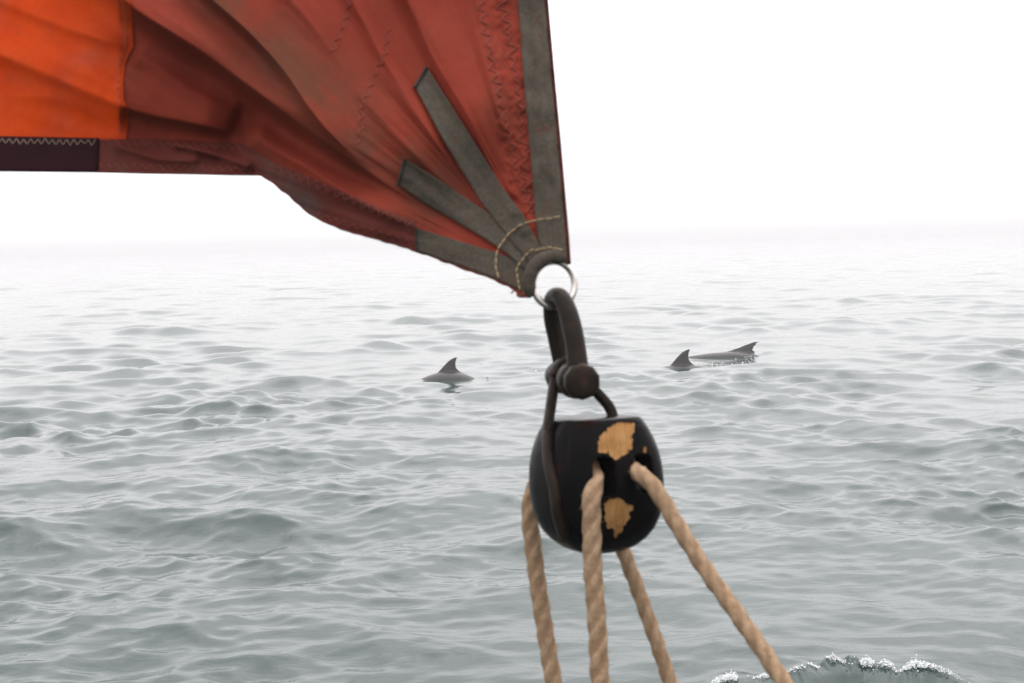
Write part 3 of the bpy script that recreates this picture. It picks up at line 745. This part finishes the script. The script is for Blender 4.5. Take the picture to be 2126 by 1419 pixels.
# refine and mark the chips
bm = bmesh.new(); bm.from_mesh(me)
inv = np.stack([bX, bY, bZ])
def loc(co): return inv @ np.array(co)
ffs = [f for f in bm.faces if len(f.verts) <= 4 and loc(f.calc_center_median())[1] > .03]
es = list({e for f in ffs for e in f.edges}); bmesh.ops.subdivide_edges(bm, edges=es, cuts=2, use_grid_fill=True)
bmesh.ops.recalc_face_normals(bm, faces=bm.faces); bm.to_mesh(me); bm.free()
co = np.zeros(len(me.vertices) * 3); me.vertices.foreach_get('co', co); co = co.reshape(-1, 3); lo = co @ inv.T
wld = co + BL - C; dd = wld @ F; vx = 1063 + FPX * (wld @ R) / dd; vy = 709.5 - FPX * (wld @ U) / dd
jx = fbm(lo[:, 0] * 400 + 20, lo[:, 2] * 400 + 20, 3) * 3; jy = fbm(lo[:, 0] * 400 + 50, lo[:, 2] * 400 + 7, 3) * 3
chip = np.zeros(len(co))
for poly in (CHIP1, CHIP2, CHIP3):
    ins = inside(vx + jx, vy + jy, poly); sd_, _ = polydist(vx + jx, vy + jy, poly + poly[:1])
    chip = np.maximum(chip, np.clip(.46 + np.where(ins, 1, -1) * abs(sd_) / 12, 0, 1))
chip[lo[:, 1] < .02] = 0
at = me.attributes.new('chip', 'FLOAT', 'POINT'); at.data.foreach_set('value', chip.astype(np.float32))
co -= bY * .0008 * smooth(.4, .6, chip)[:, None]; me.vertices.foreach_set('co', co.ravel()); me.update()
me.polygons.foreach_set('use_smooth', np.ones(len(me.polygons), bool))
shell.location = (0, 0, 0); shell.parent = block; shell['label'] = 'black glossy rounded shell with bare wood chips on the partition'
me.name = 'shell'
try: me.set_sharp_from_angle(angle=math.radians(40))
except Exception: pass
# sheaves and axle
M_SHEAVE = plain('worn_bronze', (.03, .024, .02), .45, .6, .5)
for x0 in (-.0178, .0178):
    V, Fs = lathe(BW(np.array([x0, 0, -.008])), bX, [(-.0080, .006), (-.0080, .033), (-.006, .0335), (-.003, .0265), (.003, .0265), (.006, .0335), (.0080, .033), (.0080, .006)], 48)
    mesh_obj('sheave', V, Fs, M_SHEAVE, block, root=BL)
V, Fs = lathe(BW(np.array([-.046, 0, -.008])), bX, [(0, .002), (0, .007), (.002, .008), (.090, .008), (.092, .007), (.092, .002)], 24); mesh_obj('axle', V, Fs, M_IRON, block, root=BL)
# iron strop: flat bar from the pin eye down both cheeks and under the shell
pinL = inv @ (pa + ax * pl_ * .45 - BL)
def cheek(z, y=.024):
    gk = np.interp(z, zz, gg); return WX * gk * (1 - min(.98, abs(y) / (WY * gk)) ** EXP) ** (1 / EXP) + .0012
zs = [.050, .044, .034, .020, .004, -.012, -.026, -.036, -.044, -.050, -.0545]
ys_ = [.000, .004, .011, .018, .025, .025, .024, .022, .019, .014, .008]
left = [(-cheek(z, y), y, z) for z, y in zip(zs, ys_)][:-3]
eye_c = pinL; er = .0150
top = [(eye_c[0] + er * math.cos(a), eye_c[1], eye_c[2] + er * math.sin(a)) for a in np.radians([190, 160, 125, 90, 55, 20, -10])]
path = left[::-1] + top + [(.0175, pinL[1] * .4, .066), (.0205, 0, .050), (.0215, 0, .040)]
sp = catmull([BW(np.array(p_)) for p_ in path], 260)
def flat(i, th_):
    a = .0055 * np.sign(np.cos(th_)) * abs(np.cos(th_)) ** .6; b = .0040 * np.sign(np.sin(th_)) * abs(np.sin(th_)) ** .6
    return a, b
V, Fs = sweep(sp, flat, 16, up=bY); mesh_obj('iron_strop', V, Fs, M_IRON, block, root=BL)

# ------------------------------------------------------------------ ropes
def rope_material():
    n = NT('laid_rope'); ob = n.obj()
    c = n.ramp(n.noise(130, 5, .65, ob), [(.25, (.18, .112, .064)), (.5, (.29, .192, .118)), (.78, (.40, .285, .185))])
    c = n.mix(n.math('MULTIPLY', n.ramp(n.noise(22, 3, .6, ob), [(.5, (0, 0, 0)), (.75, (1, 1, 1))]), .4), c, (.20, .125, .075))
    c = n.mix(n.math('MULTIPLY', n.attr('groove'), .7), c, (.20, .125, .075))
    b = n.bump(n.noise(700, 3, .6, ob), .6, .0008); b = n.bump(n.noise(220, 3, .6, ob), .5, .0015, b)
    return n.surf(n.principled(c, .9, normal=b, spec=.15))
M_ROPE = rope_material()
def rope(name, pts, r0, label):
    L = np.linalg.norm(np.diff(np.asarray(pts), axis=0), axis=1).sum(); n_ = int(L / .0016)
    p = catmull(pts, n_); s = np.linspace(0, L, n_); pitch = .058; a_, b_ = .464, .536; S = 60; gr = []
    def prof(i, th_):
        ph = (th_ - 2 * math.pi * s[i] / pitch) % (2 * math.pi / 3) - math.pi / 3
        rr = b_ * np.cos(ph) + np.sqrt(np.maximum(a_ * a_ - (b_ * np.sin(ph)) ** 2, 0))
        rr = .42 * np.maximum(rr, .74) + .58 * .97; gr.append(np.clip((.905 - rr) / .035, 0, 1))
        rr = rr * (1 + .016 * np.cos(12 * (th_ - 2 * math.pi * s[i] / pitch) + 2 * math.pi * s[i] / .021)) * (1 + .03 * fbm(th_ * 2 + 30, np.full(th_.shape, s[i] * 260 + 5), 2)) * r0
        return rr * np.cos(th_), rr * np.sin(th_)
    V, Fs = sweep(p, prof, S)
    root = np.asarray(pts[0])
    o = mesh_obj(name, V, Fs, M_ROPE, None, root=root, attrs={'groove': np.concatenate(gr)})
    tag(o, label, 'rope', 'ropes rove through the block')
    # loose fibres
    t, N, B = frames(p); hv = []
    for k in range(420):
        i = int(RNG.random() * (n_ - 1)); a = RNG.random() * 2 * math.pi; d = math.cos(a) * N[i] + math.sin(a) * B[i]
        q0 = p[i] + d * r0 * .93; q1 = q0 + (d * .6 + t[i] * RNG.normal() * .8 + RNG.normal(size=3) * .3) * (.0012 + .0028 * RNG.random())
        hv.append(tube(np.array([q0, (q0 + q1) / 2 + RNG.normal(size=3) * .0003, q1]), np.array([.00022, .0002, .0001]), 3, False))
    V, Fs = join(hv); f_ = mesh_obj('loose_fibres', V, Fs, M_ROPE, o, root=root); f_['kind'] = 'stuff'
    return o
def pd(l): return [P(a, b, np.float64(c)) for a, b, c in l]
def bl(l): return [BW(np.array(p_)) for p_ in l]
x0 = -.0178
over = bl([(x0, .028, .017), (x0, .016, .026), (x0, 0, .0275), (x0, -.016, .026), (x0, -.030, .018)])
A = pd([(1330, 2000, 1.13), (1262, 1600, 1.135), (1246, 1419, 1.137), (1240, 1300, 1.138), (1231, 1180, 1.139), (1228, 1080, 1.140), (1229, 1030, 1.141), (1235, 998, 1.150)])
Cc = pd([(1130, 985, 1.262), (1106, 1025, 1.268), (1100, 1070, 1.266), (1106, 1130, 1.264), (1122, 1250, 1.26), (1150, 1419, 1.255), (1182, 1600, 1.25), (1250, 2000, 1.24)])
rope('rope', A + over + Cc, .0081, 'tan laid rope over the left sheave, hanging near vertical either side of block')
x0 = .0178
over = bl([(x0, .028, .017), (x0, .016, .026), (x0, 0, .0275), (x0, -.016, .026), (x0, -.032, .016)])
B_ = pd([(1990, 2000, 1.0), (1748, 1600, 1.05), (1628, 1419, 1.08), (1589, 1359, 1.09), (1524, 1266, 1.105), (1458, 1173, 1.118), (1400, 1080, 1.128), (1372, 1032, 1.134), (1346, 998, 1.14), (1326, 983, 1.15)])
D_ = pd([(1262, 1040, 1.262), (1278, 1100, 1.268), (1300, 1160, 1.268), (1330, 1240, 1.265), (1362, 1330, 1.262), (1392, 1419, 1.26), (1452, 1600, 1.25), (1585, 2000, 1.24)])
rope('rope', B_ + over + D_, .0070, 'tan laid rope over the right sheave, slanting down to the right')

# ------------------------------------------------------------------ haze
def haze():
    x, y, z0, z1 = 1750, 1750, -1.6, 3.3
    V = [(sx * x, sy * y, z) for z in (z0, z1) for sx, sy in ((-1, -1), (1, -1), (1, 1), (-1, 1))]
    Fs = [(3, 2, 1, 0), (4, 5, 6, 7), (0, 1, 5, 4), (1, 2, 6, 5), (2, 3, 7, 6), (3, 0, 4, 7)]
    m, t = mat('haze'); o_ = t.nodes.new('ShaderNodeOutputMaterial'); v = t.nodes.new('ShaderNodeVolumePrincipled')
    v.inputs['Color'].default_value = (.765, .752, .761, 1); v.inputs['Density'].default_value = .0036; v.inputs['Anisotropy'].default_value = .15
    t.links.new(v.outputs[0], o_.inputs['Volume'])
    o = mesh_obj('haze', V, Fs, m, smooth=False); tag(o, 'pale sea fog hiding the horizon', 'fog', kind='stuff')
haze()
bpy.context.view_layer.update()
